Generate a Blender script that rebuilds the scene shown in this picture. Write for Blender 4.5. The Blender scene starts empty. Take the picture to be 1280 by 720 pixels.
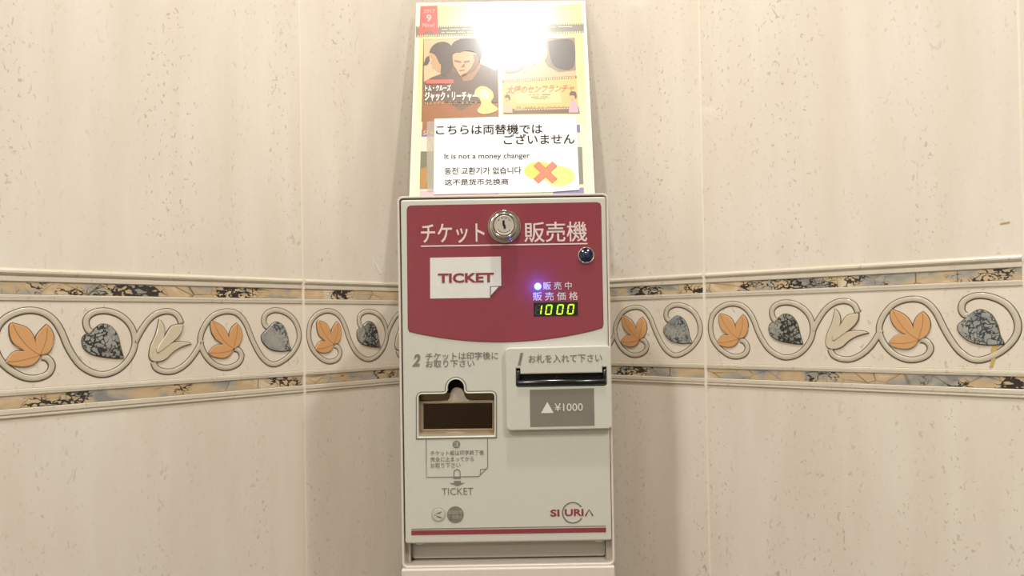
import bpy, bmesh, math, random
from mathutils import Vector, Matrix

# ------------------------------------------------------------------ camera
SC = bpy.context.scene
COL = SC.collection
CAMZ = 1.15                      # height of the lens above the floor
FPX, CY, PITCH, ROLL = 983.7, 390.4, 0.0143, 0.0161
cp, sp, cr, sr = math.cos(PITCH), math.sin(PITCH), math.cos(ROLL), math.sin(ROLL)
# camera axes in (X right, Y up, Z depth)
RT = ((cr, -sr*cp, sr*sp), (sr, cr*cp, -cr*sp), (0, sp, cp))
def swz(r): return Vector((r[0], r[2], r[1]))
AX, AU, AF = swz(RT[0]), swz(RT[1]), swz(RT[2])
cam_data = bpy.data.cameras.new('camera')
cam = bpy.data.objects.new('camera', cam_data); COL.objects.link(cam)
cam.matrix_world = Matrix(((AX.x, AU.x, -AF.x, 0), (AX.y, AU.y, -AF.y, 0), (AX.z, AU.z, -AF.z, CAMZ), (0, 0, 0, 1)))
cam_data.sensor_width = 36.0
cam_data.lens = FPX*36.0/1280.0
cam_data.shift_y = (CY-360.0)/1280.0
cam_data.clip_start = 0.01
SC.camera = cam
def ray(px, py):
    """direction (world) through a photo pixel"""
    return AX*((px-640)/FPX) + AU*(-(py-CY)/FPX) + AF
ORG = Vector((0, 0, CAMZ))

# ------------------------------------------------------------------ world, exposure
w = bpy.data.worlds.new('world'); SC.world = w; w.use_nodes = True
w.node_tree.nodes['Background'].inputs[0].default_value = (1.0, 0.9, 0.78, 1)
w.node_tree.nodes['Background'].inputs[1].default_value = 0.3
SC.view_settings.view_transform = 'Standard'; SC.view_settings.look = 'None'
SC.view_settings.gamma = 1.0; SC.view_settings.use_curve_mapping = False
SC.view_settings.exposure = -0.02

# downlights of the room: (name, position, power, radius, colour)
CEIL = 2.35
LAMPS = [((0.01, 0.41, CEIL), 8.2, 0.04, (1.0, 0.99, 0.96)),
         ((0.62, -0.42, CEIL), 12.5, 0.05, (1.0, 0.99, 0.96)),
         ((-0.55, -0.75, CEIL), 15.0, 0.05, (1.0, 0.99, 0.96)),
         ((-1.19, -2.30, CEIL), 26.0, 0.05, (1.0, 0.99, 0.96))]
for (p, e, r, c) in LAMPS:
    ld = bpy.data.lights.new('downlight_glow', 'AREA'); ld.shape = 'DISK'; ld.size = 2*r
    ld.energy = e; ld.color = c
    lo = bpy.data.objects.new('downlight_glow', ld); COL.objects.link(lo)
    lo.location = (p[0], p[1], p[2]-0.012)

# ------------------------------------------------------------------ materials
def lin(c):
    return tuple((v/255.0/12.92 if v/255.0 <= 0.04045 else ((v/255.0+0.055)/1.055)**2.4) for v in c) + (1.0,)
MATS = {}
def princ(name, col, rough=0.5, metal=0.0, coat=0.0, coat_rough=0.1, emis=None, estr=0.0, spec=0.5, bump=0.0, bscale=200.0, alpha=1.0):
    if name in MATS: return MATS[name]
    m = bpy.data.materials.new(name); m.use_nodes = True
    nt = m.node_tree; b = nt.nodes['Principled BSDF']
    b.inputs['Base Color'].default_value = lin(col); b.inputs['Roughness'].default_value = rough
    b.inputs['Metallic'].default_value = metal; b.inputs['Coat Weight'].default_value = coat
    b.inputs['Coat Roughness'].default_value = coat_rough
    b.inputs['Specular IOR Level'].default_value = spec
    b.inputs['Alpha'].default_value = alpha
    if emis:
        b.inputs['Emission Color'].default_value = lin(emis); b.inputs['Emission Strength'].default_value = estr
    # faint procedural variation on every surface
    tc = nt.nodes.new('ShaderNodeTexCoord'); n = nt.nodes.new('ShaderNodeTexNoise')
    n.inputs['Scale'].default_value = bscale; nt.links.new(tc.outputs['Object'], n.inputs['Vector'])
    if not emis:
        mx = nt.nodes.new('ShaderNodeMix'); mx.data_type = 'RGBA'
        mx.inputs[6].default_value = lin(col); mx.inputs[7].default_value = lin(tuple(v*0.96 for v in col))
        nt.links.new(n.outputs['Fac'], mx.inputs[0]); nt.links.new(mx.outputs[2], b.inputs['Base Color'])
    if bump:
        bp = nt.nodes.new('ShaderNodeBump'); bp.inputs['Strength'].default_value = bump
        bp.inputs['Distance'].default_value = 0.0005
        nt.links.new(n.outputs['Fac'], bp.inputs['Height']); nt.links.new(bp.outputs['Normal'], b.inputs['Normal'])
    MATS[name] = m
    return m

class NT:
    def __init__(s, name, rough=0.4):
        s.m = bpy.data.materials.new(name); s.m.use_nodes = True; s.nt = s.m.node_tree
        s.b = s.nt.nodes['Principled BSDF']; s.b.inputs['Roughness'].default_value = rough
        MATS[name] = s.m
    def n(s, t, **k):
        x = s.nt.nodes.new('ShaderNode'+t)
        for a, v in k.items():
            if a.startswith('i_'): x.inputs[a[2:].replace('_', ' ')].default_value = v
            else: setattr(x, a, v)
        return x
    def l(s, a, b): s.nt.links.new(a, b)
    def coords(s, scale, use='Object'):
        tc = s.n('TexCoord'); mp = s.n('Mapping'); mp.inputs['Scale'].default_value = scale
        oi = s.n('ObjectInfo'); cb = s.n('VectorMath', operation='SCALE'); cb.inputs['Scale'].default_value = 37.0
        vv = s.n('CombineXYZ'); s.l(oi.outputs['Random'], vv.inputs[0]); s.l(oi.outputs['Random'], vv.inputs[2])
        s.l(vv.outputs[0], cb.inputs[0])
        ad = s.n('VectorMath', operation='ADD'); s.l(tc.outputs[use], mp.inputs[0]); s.l(mp.outputs[0], ad.inputs[0]); s.l(cb.outputs[0], ad.inputs[1])
        return ad.outputs[0]
    def noise(s, vec, scale, detail=3, rough=0.5, dist=0.0):
        x = s.n('TexNoise'); x.inputs['Scale'].default_value = scale; x.inputs['Detail'].default_value = detail
        x.inputs['Roughness'].default_value = rough; x.inputs['Distortion'].default_value = dist
        s.l(vec, x.inputs['Vector']); return x.outputs['Fac']
    def ramp(s, fac, stops, interp='LINEAR'):
        r = s.n('ValToRGB'); cr_ = r.color_ramp; cr_.interpolation = interp
        while len(cr_.elements) < len(stops): cr_.elements.new(0.5)
        for e, (p, c) in zip(cr_.elements, stops):
            e.position = p; e.color = lin(c) if isinstance(c, tuple) else (c, c, c, 1)
        s.l(fac, r.inputs[0]); return r.outputs['Color']
    def mix(s, fac, a, b):
        x = s.n('Mix'); x.data_type = 'RGBA'
        for v, i in ((fac, 0), (a, 6), (b, 7)):
            if isinstance(v, tuple): x.inputs[i].default_value = lin(v)
            elif isinstance(v, (int, float)): x.inputs[i].default_value = v
            else: s.l(v, x.inputs[i])
        return x.outputs[2]
    def mul(s, a, b):
        x = s.n('Math', operation='MULTIPLY')
        for v, i in ((a, 0), (b, 1)):
            if isinstance(v, (int, float)): x.inputs[i].default_value = v
            else: s.l(v, x.inputs[i])
        return x.outputs[0]
    def bump(s, h, strength, dist=0.001):
        x = s.n('Bump'); x.inputs['Strength'].default_value = strength; x.inputs['Distance'].default_value = dist
        s.l(h, x.inputs['Height']); s.l(x.outputs[0], s.b.inputs['Normal'])

def travertine(name, base, base2, pit, rough=0.4, dens=1.0):
    t = NT(name, rough)
    v = t.coords((1, 1, 1))
    vs = t.coords((9, 9, 1.3))                      # vertical veining
    cloud = t.noise(vs, 3.2, 4, 0.55)
    c = t.mix(t.ramp(cloud, [(0.3, 0.0), (0.72, 1.0)]), base, base2)
    warm = t.noise(t.coords((5, 5, 2)), 2.0, 3)
    c = t.mix(t.mul(t.ramp(warm, [(0.5, 0.0), (0.75, 1.0)]), 0.3), c, (224, 207, 188))
    # pits: small marks gathered in vertical bands
    band = t.ramp(t.noise(t.coords((11, 11, 0.9)), 2.0, 2, 0.5), [(0.42, 0.15), (0.62, 1.0)])
    wob = t.noise(v, 60, 2)
    pits = t.noise(t.coords((1, 1, 0.6)), 290, 2, 0.5, 0.8)
    p = t.ramp(pits, [(0.635/dens, 0.0), (0.675/dens, 1.0)])
    big = t.ramp(t.noise(t.coords((1, 1, 0.55)), 115, 2, 0.5, 1.2), [(0.70, 0.0), (0.73, 1.0)])
    pm = t.n('Math', operation='MAXIMUM'); t.l(p, pm.inputs[0]); t.l(big, pm.inputs[1])
    mask = t.mul(t.mul(pm.outputs[0], band), 0.58)
    c = t.mix(mask, c, pit)
    t.l(c, t.b.inputs['Base Color'])
    t.b.inputs['Coat Weight'].default_value = 0.7; t.b.inputs['Coat Roughness'].default_value = 0.035
    inv = t.n('Math', operation='SUBTRACT'); inv.inputs[0].default_value = 1.0; t.l(mask, inv.inputs[1])
    t.bump(inv.outputs[0], 0.35, 0.0006)
    return t.m
M_TILE = travertine('travertine_tile', (227, 216, 200), (237, 229, 215), (172, 157, 137))
M_FIELD = travertine('border_field', (229, 218, 200), (237, 228, 212), (180, 165, 145), 0.3, 0.98)
M_MOULD = travertine('border_moulding', (212, 202, 183), (222, 213, 195), (180, 165, 145), 0.25)
M_GROUT = princ('grout', (244, 234, 214), 0.8, bump=0.4, bscale=900)
M_LINE = princ('dark_outline', (104, 90, 76), 0.6)

def marble(name, cols, vein, vlo, vhi, scale=1.0, stretch=0.6, dk=1.6, dthr=0.50, cap=0.2):
    t = NT(name, 0.22)
    v = t.coords((stretch, 1, 1))
    pal = t.noise(v, 42*scale, 3, 0.55, 0.6)
    c = t.ramp(pal, cols)
    reg = t.noise(t.coords((1, 1, 1)), 19*scale, 1)
    vn = t.noise(v, 170*scale, 5, 0.7, 2.4)
    ad = t.n('Math', operation='MULTIPLY_ADD'); t.l(reg, ad.inputs[0]); ad.inputs[1].default_value = 0.8; t.l(vn, ad.inputs[2])
    c = t.mix(t.ramp(ad.outputs[0], [(vlo, 0.0), (vhi, 1.0)]), c, vein)
    # thin cracks
    vo = t.n('TexVoronoi', feature='DISTANCE_TO_EDGE'); vo.inputs['Scale'].default_value = 55*scale; t.l(v, vo.inputs['Vector'])
    cr_ = t.ramp(vo.outputs['Distance'], [(0.0, 1.0), (0.03, 0.0)])
    c = t.mix(t.mul(cr_, t.ramp(reg, [(0.42, 0.0), (0.6, 0.8)])), c, vein)
    # clustered black dendrites: warped cell edges whose width follows a slow noise
    wn = t.n('TexNoise'); wn.inputs['Scale'].default_value = 130*scale; wn.inputs['Detail'].default_value = 3; t.l(v, wn.inputs['Vector'])
    wsub = t.n('VectorMath', operation='MULTIPLY_ADD'); t.l(wn.outputs['Color'], wsub.inputs[0]); wsub.inputs[1].default_value = (0.02/scale,)*3; t.l(v, wsub.inputs[2])
    v2 = t.n('TexVoronoi', feature='DISTANCE_TO_EDGE'); v2.inputs['Scale'].default_value = 150*scale; t.l(wsub.outputs[0], v2.inputs['Vector'])
    reg2 = t.noise(t.coords((stretch, 1, 0.5)), 26*scale, 2)
    df = t.n('Math', operation='MULTIPLY_ADD'); t.l(reg2, df.inputs[0]); df.inputs[1].default_value = dk; df.inputs[2].default_value = -dk*dthr
    mn = t.n('Math', operation='MINIMUM'); t.l(df.outputs[0], mn.inputs[0]); mn.inputs[1].default_value = cap
    gt = t.n('Math', operation='SUBTRACT'); t.l(mn.outputs[0], gt.inputs[0]); t.l(v2.outputs['Distance'], gt.inputs[1])
    c = t.mix(t.ramp(gt.outputs[0], [(0.0, 0.0), (0.05, 1.0)]), c, vein)
    t.l(c, t.b.inputs['Base Color']); t.b.inputs['Coat Weight'].default_value = 0.3
    return t.m
M_MARBLE = marble('marble_band', [(0.34, (140, 138, 132)), (0.44, (172, 166, 154)), (0.50, (198, 174, 138)), (0.58, (206, 180, 142)), (0.68, (220, 206, 180))], (46, 42, 38), 1.2, 1.25, 1.0, dk=2.2, dthr=0.51)
M_HEARTD = marble('dark_heart_marble', [(0.3, (120, 120, 116)), (0.6, (165, 164, 156))], (44, 44, 44), 1.0, 1.1, 1.15, 1, dk=2.0, dthr=0.44, cap=0.16)
M_HEARTB = marble('blue_heart_marble', [(0.3, (128, 134, 138)), (0.6, (168, 168, 160))], (60, 64, 70), 1.05, 1.15, 1.1, 1, dk=1.6, dthr=0.46, cap=0.12)
M_LEAF = princ('ochre_leaf', (222, 168, 112), 0.3, coat=0.3, bump=0.2, bscale=120)
M_VEINL = princ('leaf_vein', (176, 118, 70), 0.5)
M_VINE = princ('vine_glaze', (211, 201, 179), 0.25, coat=0.4, bump=0.3, bscale=180)
M_PETAL = princ('flower_glaze', (220, 206, 178), 0.25, coat=0.3)
M_STAIN = princ('yellow_stain', (206, 176, 104), 0.5)
M_PLASTER = princ('cream_plaster', (226, 219, 206), 0.8, bump=0.2, bscale=60)
M_FLOOR = princ('stone_floor', (112, 104, 94), 0.4, bump=0.2, bscale=30)

M_CREAM = princ('cream_plastic', (214, 211, 197), 0.38, bump=0.1, bscale=700)
M_SHELL = princ('cream_enamel', (228, 216, 203), 0.32, coat=0.2)
M_GAP = princ('dark_gap', (44, 38, 32), 0.8)
M_GREYP = princ('grey_beige_panel', (196, 188, 176), 0.42)
M_MAROON = princ('maroon_print', (150, 66, 76), 0.16, coat=0.6, coat_rough=0.05)
M_MEDGE = princ('maroon_edge', (120, 72, 70), 0.4)
M_LETW = princ('pale_print', (238, 216, 208), 0.4)
M_LETG = princ('grey_print', (132, 126, 112), 0.5)
M_WHITE = princ('white_print', (232, 230, 220), 0.35)
M_CHROME = princ('chrome', (215, 212, 204), 0.14, metal=1.0)
M_SATIN = princ('satin_steel', (212, 203, 186), 0.4, metal=0.5)
M_BLACK = princ('black_plastic', (14, 13, 13), 0.2, coat=0.5)
M_BLACKH = princ('black_hole', (6, 5, 5), 0.7)
M_LENS = princ('dark_lens', (22, 26, 62), 0.12, coat=1.0, coat_rough=0.02)
M_GOLD = princ('brass_sill', (206, 188, 156), 0.3, metal=0.6)
M_SMOKE = princ('smoked_window', (84, 70, 58), 0.12, metal=1.0)
M_DISP = princ('display_dark', (34, 42, 30), 0.12, coat=0.5)
M_SEGOFF = princ('segment_unlit', (62, 76, 62), 0.4)
M_SEG = princ('segment_lit', (190, 255, 40), 0.5, emis=(190, 250, 30), estr=1.15)
M_LED = princ('blue_led', (170, 210, 255), 0.3, emis=(70, 130, 255), estr=9.0)

# ------------------------------------------------------------------ helpers
# "panel space": x right, y up, z out of the panel towards the viewer -> object space (x, -z, y)
def link(name, me, mat, parent=None):
    o = bpy.data.objects.new(name, me); COL.objects.link(o)
    if mat is not None and len(me.materials) == 0: me.materials.append(mat)
    if parent is not None: o.parent = parent
    return o
def tag(o, label=None, cat=None, group=None, kind=None):
    if label: o['label'] = label
    if cat: o['category'] = cat
    if group: o['group'] = group
    if kind: o['kind'] = kind
    return o
def empty(name, loc, rz=0.0):
    o = bpy.data.objects.new(name, None); COL.objects.link(o); o.location = loc; o.rotation_euler = (0, 0, rz)
    o.empty_display_size = 0.05
    return o
def to_mesh(cu, name):
    ob = bpy.data.objects.new('tmp', cu); COL.objects.link(ob)
    dg = bpy.context.evaluated_depsgraph_get(); dg.update()
    me = bpy.data.meshes.new_from_object(ob.evaluated_get(dg)); me.name = name
    bpy.data.objects.remove(ob); bpy.data.curves.remove(cu)
    return me
def plate(name, outlines, z0, z1, mat, parent=None, bevel=0.0, res=2, smooth=False):
    """flat plate between z0 and z1 with the given outlines (later ones are holes)"""
    cu = bpy.data.curves.new(name, 'CURVE'); cu.dimensions = '2D'; cu.fill_mode = 'BOTH'
    t = (z1-z0)/2
    bevel = min(bevel, t*0.99)
    cu.extrude = t-bevel; cu.bevel_depth = bevel; cu.bevel_resolution = res; cu.offset = -bevel
    for ol in outlines:
        sp_ = cu.splines.new('POLY'); sp_.points.add(len(ol)-1); sp_.use_cyclic_u = True
        for q, (x, y) in zip(sp_.points, ol): q.co = (x, y, 0, 1)
    me = to_mesh(cu, name)
    zc = (z0+z1)/2
    for v in me.vertices:
        x, y, z = v.co; v.co = (x, -(z+zc), y)
    for p in me.polygons: p.use_smooth = smooth
    me.update()
    return link(name, me, mat, parent)
def rrect(x0, y0, x1, y1, r, n=5):
    pts = []
    for cx, cy, a0 in ((x1-r, y1-r, 0), (x0+r, y1-r, 90), (x0+r, y0+r, 180), (x1-r, y0+r, 270)):
        for i in range(n+1):
            a = math.radians(a0+90*i/n); pts.append((cx+r*math.cos(a), cy+r*math.sin(a)))
    return pts
def circle(cx, cy, r, n=32, ry=None):
    ry = ry or r
    return [(cx+r*math.cos(2*math.pi*i/n), cy+ry*math.sin(2*math.pi*i/n)) for i in range(n)]
def text(name, body, cx, cy, wd, ht, z, mat, parent, bold=0.0, shear=0.0, thick=0.0003, space=1.0, res=3, rot=0.0, emb=0.0):
    """lettering fitted to a width and height about a centre (panel space)"""
    cu = bpy.data.curves.new(name, 'FONT'); cu.body = body; cu.size = 1.0; cu.shear = shear
    cu.resolution_u = res; cu.offset = bold; cu.space_character = space; cu.extrude = 0.02
    me = to_mesh(cu, name)
    xs = [v.co.x for v in me.vertices]; ys = [v.co.y for v in me.vertices]
    if not xs: return None
    x0, x1, y0, y1 = min(xs), max(xs), min(ys), max(ys)
    if emb:                                  # heavier strokes: copies of the outline shifted by a hair
        bm = bmesh.new(); bm.from_mesh(me); base = list(bm.verts)+list(bm.edges)+list(bm.faces)
        for lv, (ex, ey) in enumerate(((emb, 0), (0, emb), (emb, emb))):
            g = bmesh.ops.duplicate(bm, geom=base)
            for v in g['geom']:
                if isinstance(v, bmesh.types.BMVert): v.co.x += ex; v.co.y += ey; v.co.z += 0.1*(lv+1) if v.co.z > 0 else -0.1*(lv+1)
        bm.to_mesh(me); bm.free(); x1 += emb; y1 += emb
    sx = wd/max(1e-6, x1-x0); sy = ht/max(1e-6, y1-y0)
    c, s = math.cos(rot), math.sin(rot)
    for v in me.vertices:
        x = (v.co.x-(x0+x1)/2)*sx; y = (v.co.y-(y0+y1)/2)*sy
        v.co = (cx+x*c-y*s, -(z+(thick+(v.co.z-0.02)*0.0003 if v.co.z > 0 else (v.co.z+0.02)*0.0003)), cy+x*s+y*c)
    for p in me.polygons: p.use_smooth = False
    me.update()
    return link(name, me, mat, parent)
def lathe(name, prof, cx, cy, mat, parent, n=40, smooth=True):
    """profile (radius, z) turned about the panel normal at (cx, cy)"""
    vs, fs = [], []
    for (r, z) in prof:
        for i in range(n):
            a = 2*math.pi*i/n; vs.append((cx+r*math.cos(a), -z, cy+r*math.sin(a)))
    m = len(prof)
    for k in range(m-1):
        for i in range(n):
            j = (i+1) % n; fs.append((k*n+i, (k+1)*n+i, (k+1)*n+j, k*n+j))
    fs.append(tuple(range((m-1)*n, m*n)))
    me = bpy.data.meshes.new(name); me.from_pydata(vs, [], fs)
    bm = bmesh.new(); bm.from_mesh(me); bmesh.ops.recalc_face_normals(bm, faces=bm.faces); bm.to_mesh(me); bm.free()
    if smooth:
        for p in me.polygons: p.use_smooth = abs(p.normal.y) < 0.97
    return link(name, me, mat, parent)
def smooth_path(pts, k=5):
    out = []
    n = len(pts)
    for i in range(n-1):
        p0 = pts[max(0, i-1)]; p1 = pts[i]; p2 = pts[i+1]; p3 = pts[min(n-1, i+2)]
        for j in range(k):
            t = j/k
            out.append(tuple(0.5*((2*p1[d])+(-p0[d]+p2[d])*t+(2*p0[d]-5*p1[d]+4*p2[d]-p3[d])*t*t+(-p0[d]+3*p1[d]-3*p2[d]+p3[d])*t**3) for d in (0, 1)))
    out.append(pts[-1]); return out
def relax(pts, it=1):
    for _ in range(it):
        pts = [pts[0]]+[tuple((pts[i-1][d]+2*pts[i][d]+pts[i+1][d])/4 for d in (0, 1)) for i in range(1, len(pts)-1)]+[pts[-1]]
    return pts
def ribbon(paths, prof):
    """prof: list of (offset, z); returns a mesh of swept ribbons (open cross-section on the wall)"""
    vs, fs = [], []
    m = len(prof)
    for pts in paths:
        b = len(vs); n = len(pts)
        for i, (x, y) in enumerate(pts):
            a = pts[max(0, i-1)]; c = pts[min(n-1, i+1)]
            tx, ty = c[0]-a[0], c[1]-a[1]; L = math.hypot(tx, ty) or 1; nx, ny = -ty/L, tx/L
            for (o, z) in prof: vs.append((x+nx*o, -z, y+ny*o))
        for i in range(n-1):
            for k in range(m-1):
                fs.append((b+i*m+k, b+i*m+k+1, b+(i+1)*m+k+1, b+(i+1)*m+k))
        fs.append(tuple(b+k for k in range(m))); fs.append(tuple(b+(n-1)*m+k for k in reversed(range(m))))
    me = bpy.data.meshes.new('ribbon'); me.from_pydata(vs, [], fs)
    bm = bmesh.new(); bm.from_mesh(me); bmesh.ops.recalc_face_normals(bm, faces=bm.faces); bm.to_mesh(me); bm.free()
    for p in me.polygons: p.use_smooth = True
    return me
def box_mesh(name, x0, y0, z0, x1, y1, z1, bev=0.0, seg=2):
    bm = bmesh.new(); bmesh.ops.create_cube(bm, size=1.0)
    for v in bm.verts:
        v.co = ((x0+x1)/2+v.co.x*(x1-x0), (y0+y1)/2+v.co.y*(y1-y0), (z0+z1)/2+v.co.z*(z1-z0))
    if bev: bmesh.ops.bevel(bm, geom=list(bm.edges), offset=bev, segments=seg, affect='EDGES', profile=0.5)
    me = bpy.data.meshes.new(name); bm.to_mesh(me); bm.free(); return me

# ------------------------------------------------------------------ the room
ANG = 0.7135
CX, CYW = -0.0336, 1.0742                 # the corner
TOPL = CAMZ + 0.0460                      # dark line under the border's upper moulding
RW = 4.0                                  # room side
W = 0.297
TH = 0.008                                # tile thickness
def wall_empty_mesh(name, rz, x0, x1):
    me = box_mesh(name, x0, 0.0001, 0.0, x1, 0.14, CEIL)
    o = link(name, me, M_GROUT); o.location = (CX, CYW, 0); o.rotation_euler = (0, 0, rz)
    tag(o, kind='structure'); return o
wall_left = wall_empty_mesh('wall_left', math.pi/2-ANG, -RW, 0.0)
wall_right = wall_empty_mesh('wall_right', -ANG, 0.0, RW)
# lift the wall tile faces so that face plane = local y 0 (out of the wall = -y)

def tile_mesh(wd, ht):
    return box_mesh('tile', 0.0008, 0.0, 0.0008, wd-0.0008, TH, ht-0.0008, 0.0003, 1)
BT, BB = 0.0058, -0.1177                  # top and bottom edge of the border from the dark line
rows = [(TOPL+BT, 0.4), (TOPL+BT+0.4, 0.4), (TOPL+BT+0.8, CEIL-TOPL-BT-0.8-0.001),
        (TOPL+BB-0.4, 0.4), (TOPL+BB-0.8, 0.4), (0.001, TOPL+BB-0.8-0.001)]
tmesh = {}
def add_tile(wall, x, z, wd, ht):
    key = (round(wd, 4), round(ht, 4))
    if key not in tmesh:
        tmesh[key] = tile_mesh(wd, ht); tmesh[key].materials.append(M_TILE)
    o = link('tile', tmesh[key], None, wall); o.location = (x, 0, z); return o

# border tile: moulded profile (v down from the dark line in mm, relief in mm)
PROF = [(-5.6, -5), (-5.6, 0.2), (-5.0, 1.6), (-3.8, 2.4), (-2.2, 2.4), (-0.9, 1.6), (-0.4, 0.4), (0.0, -0.5), (0.5, 0.4),
        (1.0, 1.3), (4.4, 1.3), (5.0, 0.9), (5.2, -0.4), (15.6, -0.4), (15.8, 0.9), (16.3, 1.4), (17.9, 1.4), (18.1, 1.0),
        (18.4, 1.4), (20.3, 1.2), (20.7, -0.4), (21.2, -0.4), (21.5, 0.2), (92.6, 0.2), (92.9, -0.4), (93.4, -0.4),
        (93.8, 1.2), (95.9, 1.4), (96.1, 1.0), (96.3, 1.4), (98.0, 1.2), (98.4, -0.4), (108.8, -0.4), (109.0, 0.9),
        (109.6, 1.3), (113.0, 1.3), (113.3, -0.5), (113.9, -0.5), (114.4, 1.6), (115.8, 1.7), (117.2, 0.4), (117.4, -5)]
def border_body(x0, x1):
    vs, fs = [], []
    for x in (x0, x1):
        for (v, z) in PROF: vs.append((x, -z/1000, -v/1000))
    n = len(PROF)
    for i in range(n-1): fs.append((i, i+1, n+i+1, n+i))
    fs.append(tuple(range(n))); fs.append(tuple(reversed(range(n, 2*n))))
    me = bpy.data.meshes.new('border_tile'); me.from_pydata(vs, [], fs)
    bm = bmesh.new(); bm.from_mesh(me); bmesh.ops.recalc_face_normals(bm, faces=bm.faces); bm.to_mesh(me); bm.free()
    me.materials.append(M_FIELD); me.materials.append(M_MOULD)
    for i in range(n-1):
        if not (PROF[i][0] >= 21.2 and PROF[i+1][0] <= 92.95): me.polygons[i].material_index = 1
    return me
SH = {
'scroll_a': [(40.8, 67.4), (45.5, 69.2), (48.5, 75.3), (45.5, 82.0), (37.5, 85.0), (28.8, 84.2), (20.4, 79.5), (12.9, 72.5), (8.0, 63.8), (6.5, 54.4), (8.2, 43.2), (14.0, 35.3), (22.4, 30.4), (32.6, 28.4), (43.1, 31.0), (51.1, 37.9), (56.5, 47.9), (60.1, 57.9), (64.7, 67.1), (71.2, 76.4), (80.7, 83.0), (90.4, 85.2), (101.4, 82.1), (110.6, 74.2), (116.3, 63.9), (117.4, 53.3), (114.0, 42.6), (106.9, 34.6), (97.8, 30.0), (87.9, 28.9), (79.1, 32.0), (75.5, 38.1), (77.1, 45.2), (79.6, 47.3)],
'branch': [(117.4, 58.0), (120.1, 52.3), (124.4, 44.9), (130.9, 36.4), (139.6, 30.6), (149.6, 29.3), (157.4, 33.2), (160.8, 41.0)],
'under': [(134.2, 76.4), (136.3, 81.9), (143.5, 85.5), (153.5, 85.7), (163.8, 80.7), (172.0, 72.6), (177.9, 63.8), (180.9, 57.6)],
'petal': [(139.6, 36.5), (143.3, 41.3), (144.5, 47.4), (143.8, 52.9), (140.4, 60.4), (136.3, 65.0), (137.5, 68.5), (143.7, 63.1), (152.7, 58.6), (164.0, 58.4), (170.5, 60.2), (159.4, 63.6), (151.4, 68.4), (145.8, 73.7), (139.2, 76.0), (132.7, 75.2), (129.9, 70.4), (131.8, 60.1), (136.2, 50.5)],
'bud': [(161.9, 41.7), (157.8, 41.7), (150.6, 43.6), (144.9, 51.8), (137.1, 63.5), (136.7, 67.2), (139.3, 67.3), (151.5, 58.5), (158.4, 52.1), (161.4, 46.6)],
'leaf': [(18.9, 38.9), (16.9, 41.4), (17.2, 49.0), (19.7, 55.7), (25.6, 60.7), (27.3, 62.1), (22.2, 61.9), (18.0, 64.2), (14.1, 70.7), (18.7, 73.7), (27.2, 75.1), (34.1, 73.5), (38.5, 68.9), (39.7, 66.0), (44.7, 64.9), (48.6, 59.5), (49.8, 50.7), (47.5, 43.8), (44.3, 40.4), (39.5, 45.6), (36.3, 50.4), (35.9, 55.6), (34.2, 49.4), (29.1, 42.5)],
'heart': [(107.1, 71.3), (101.5, 71.3), (89.5, 69.5), (79.8, 66.7), (73.7, 61.4), (72.3, 54.2), (74.6, 49.8), (80.9, 47.9), (81.9, 45.3), (87.8, 40.9), (94.7, 41.8), (99.7, 46.6), (102.6, 53.0), (104.6, 62.4)],
'scroll_b': [(215.2, 66.9), (220.2, 68.3), (223.5, 74.8), (218.8, 82.3), (206.1, 85.6), (193.8, 81.5), (185.5, 73.2), (180.8, 63.9), (179.7, 54.8), (184.1, 43.6), (193.2, 33.4), (206.8, 29.2), (219.4, 31.6), (228.3, 41.8), (233.4, 53.7), (238.6, 64.6), (246.4, 76.9), (257.2, 84.5), (268.4, 82.8), (281.2, 74.7), (290.1, 62.5), (290.9, 50.0), (284.6, 37.4), (273.3, 29.9), (260.7, 27.9), (251.1, 32.3), (248.8, 39.6), (250.9, 44.4), (253.6, 45.2)],
'leaf_b': [(191.9, 38.4), (189.9, 41.8), (191.3, 50.5), (196.1, 57.5), (202.7, 61.9), (194.0, 63.2), (188.1, 69.4), (191.5, 73.4), (202.5, 75.7), (210.0, 73.0), (213.9, 67.4), (220.3, 63.3), (223.8, 54.7), (222.3, 46.4), (218.0, 41.0), (212.9, 45.1), (210.0, 50.9), (209.5, 56.0), (207.0, 49.7), (201.6, 43.3)],
'heart_b': [(281.3, 70.5), (268.5, 71.3), (256.1, 68.8), (247.4, 61.3), (245.9, 54.0), (252.2, 48.1), (256.4, 44.0), (263.3, 40.2), (271.7, 44.7), (276.4, 54.7), (278.0, 63.4)],
}
def tp(pts): return [(x/1000, -y/1000) for x, y in pts]
SHARP = {'leaf': (0, 8, 5, 18, 21), 'leaf_b': (0, 6, 4, 14, 17), 'heart': (0, 8), 'heart_b': (0, 6), 'petal': (0, 6, 10), 'bud': (0, 9)}
def closed_smooth(key, k=3):
    pts = tp(SH[key]); sh = sorted(SHARP[key]); n = len(pts); out = []
    for a, b in zip(sh, sh[1:]+[sh[0]+n]):
        seg = [pts[i % n] for i in range(a, b+1)]
        out += smooth_path(seg, k)[:-1]
    return out
def grow(pts, d):
    n = len(pts); out = []
    area = sum(pts[i][0]*pts[(i+1) % n][1]-pts[(i+1) % n][0]*pts[i][1] for i in range(n)); s = 1 if area > 0 else -1
    for i in range(n):
        a = pts[i-1]; c = pts[(i+1) % n]; tx, ty = c[0]-a[0], c[1]-a[1]; L = math.hypot(tx, ty) or 1
        out.append((pts[i][0]+s*ty/L*d, pts[i][1]-s*tx/L*d))
    return out
proto = []                                  # (name, mesh) of the border tile's ornaments, shared by every tile
def keep(o, lab=None):
    proto.append((o.name.split('.')[0], o.data, lab)); bpy.data.objects.remove(o)
Z = 0.0002
vines = [relax(smooth_path(tp(SH[k]), 5), 2) for k in ('scroll_a', 'scroll_b', 'branch', 'under')]
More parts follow.
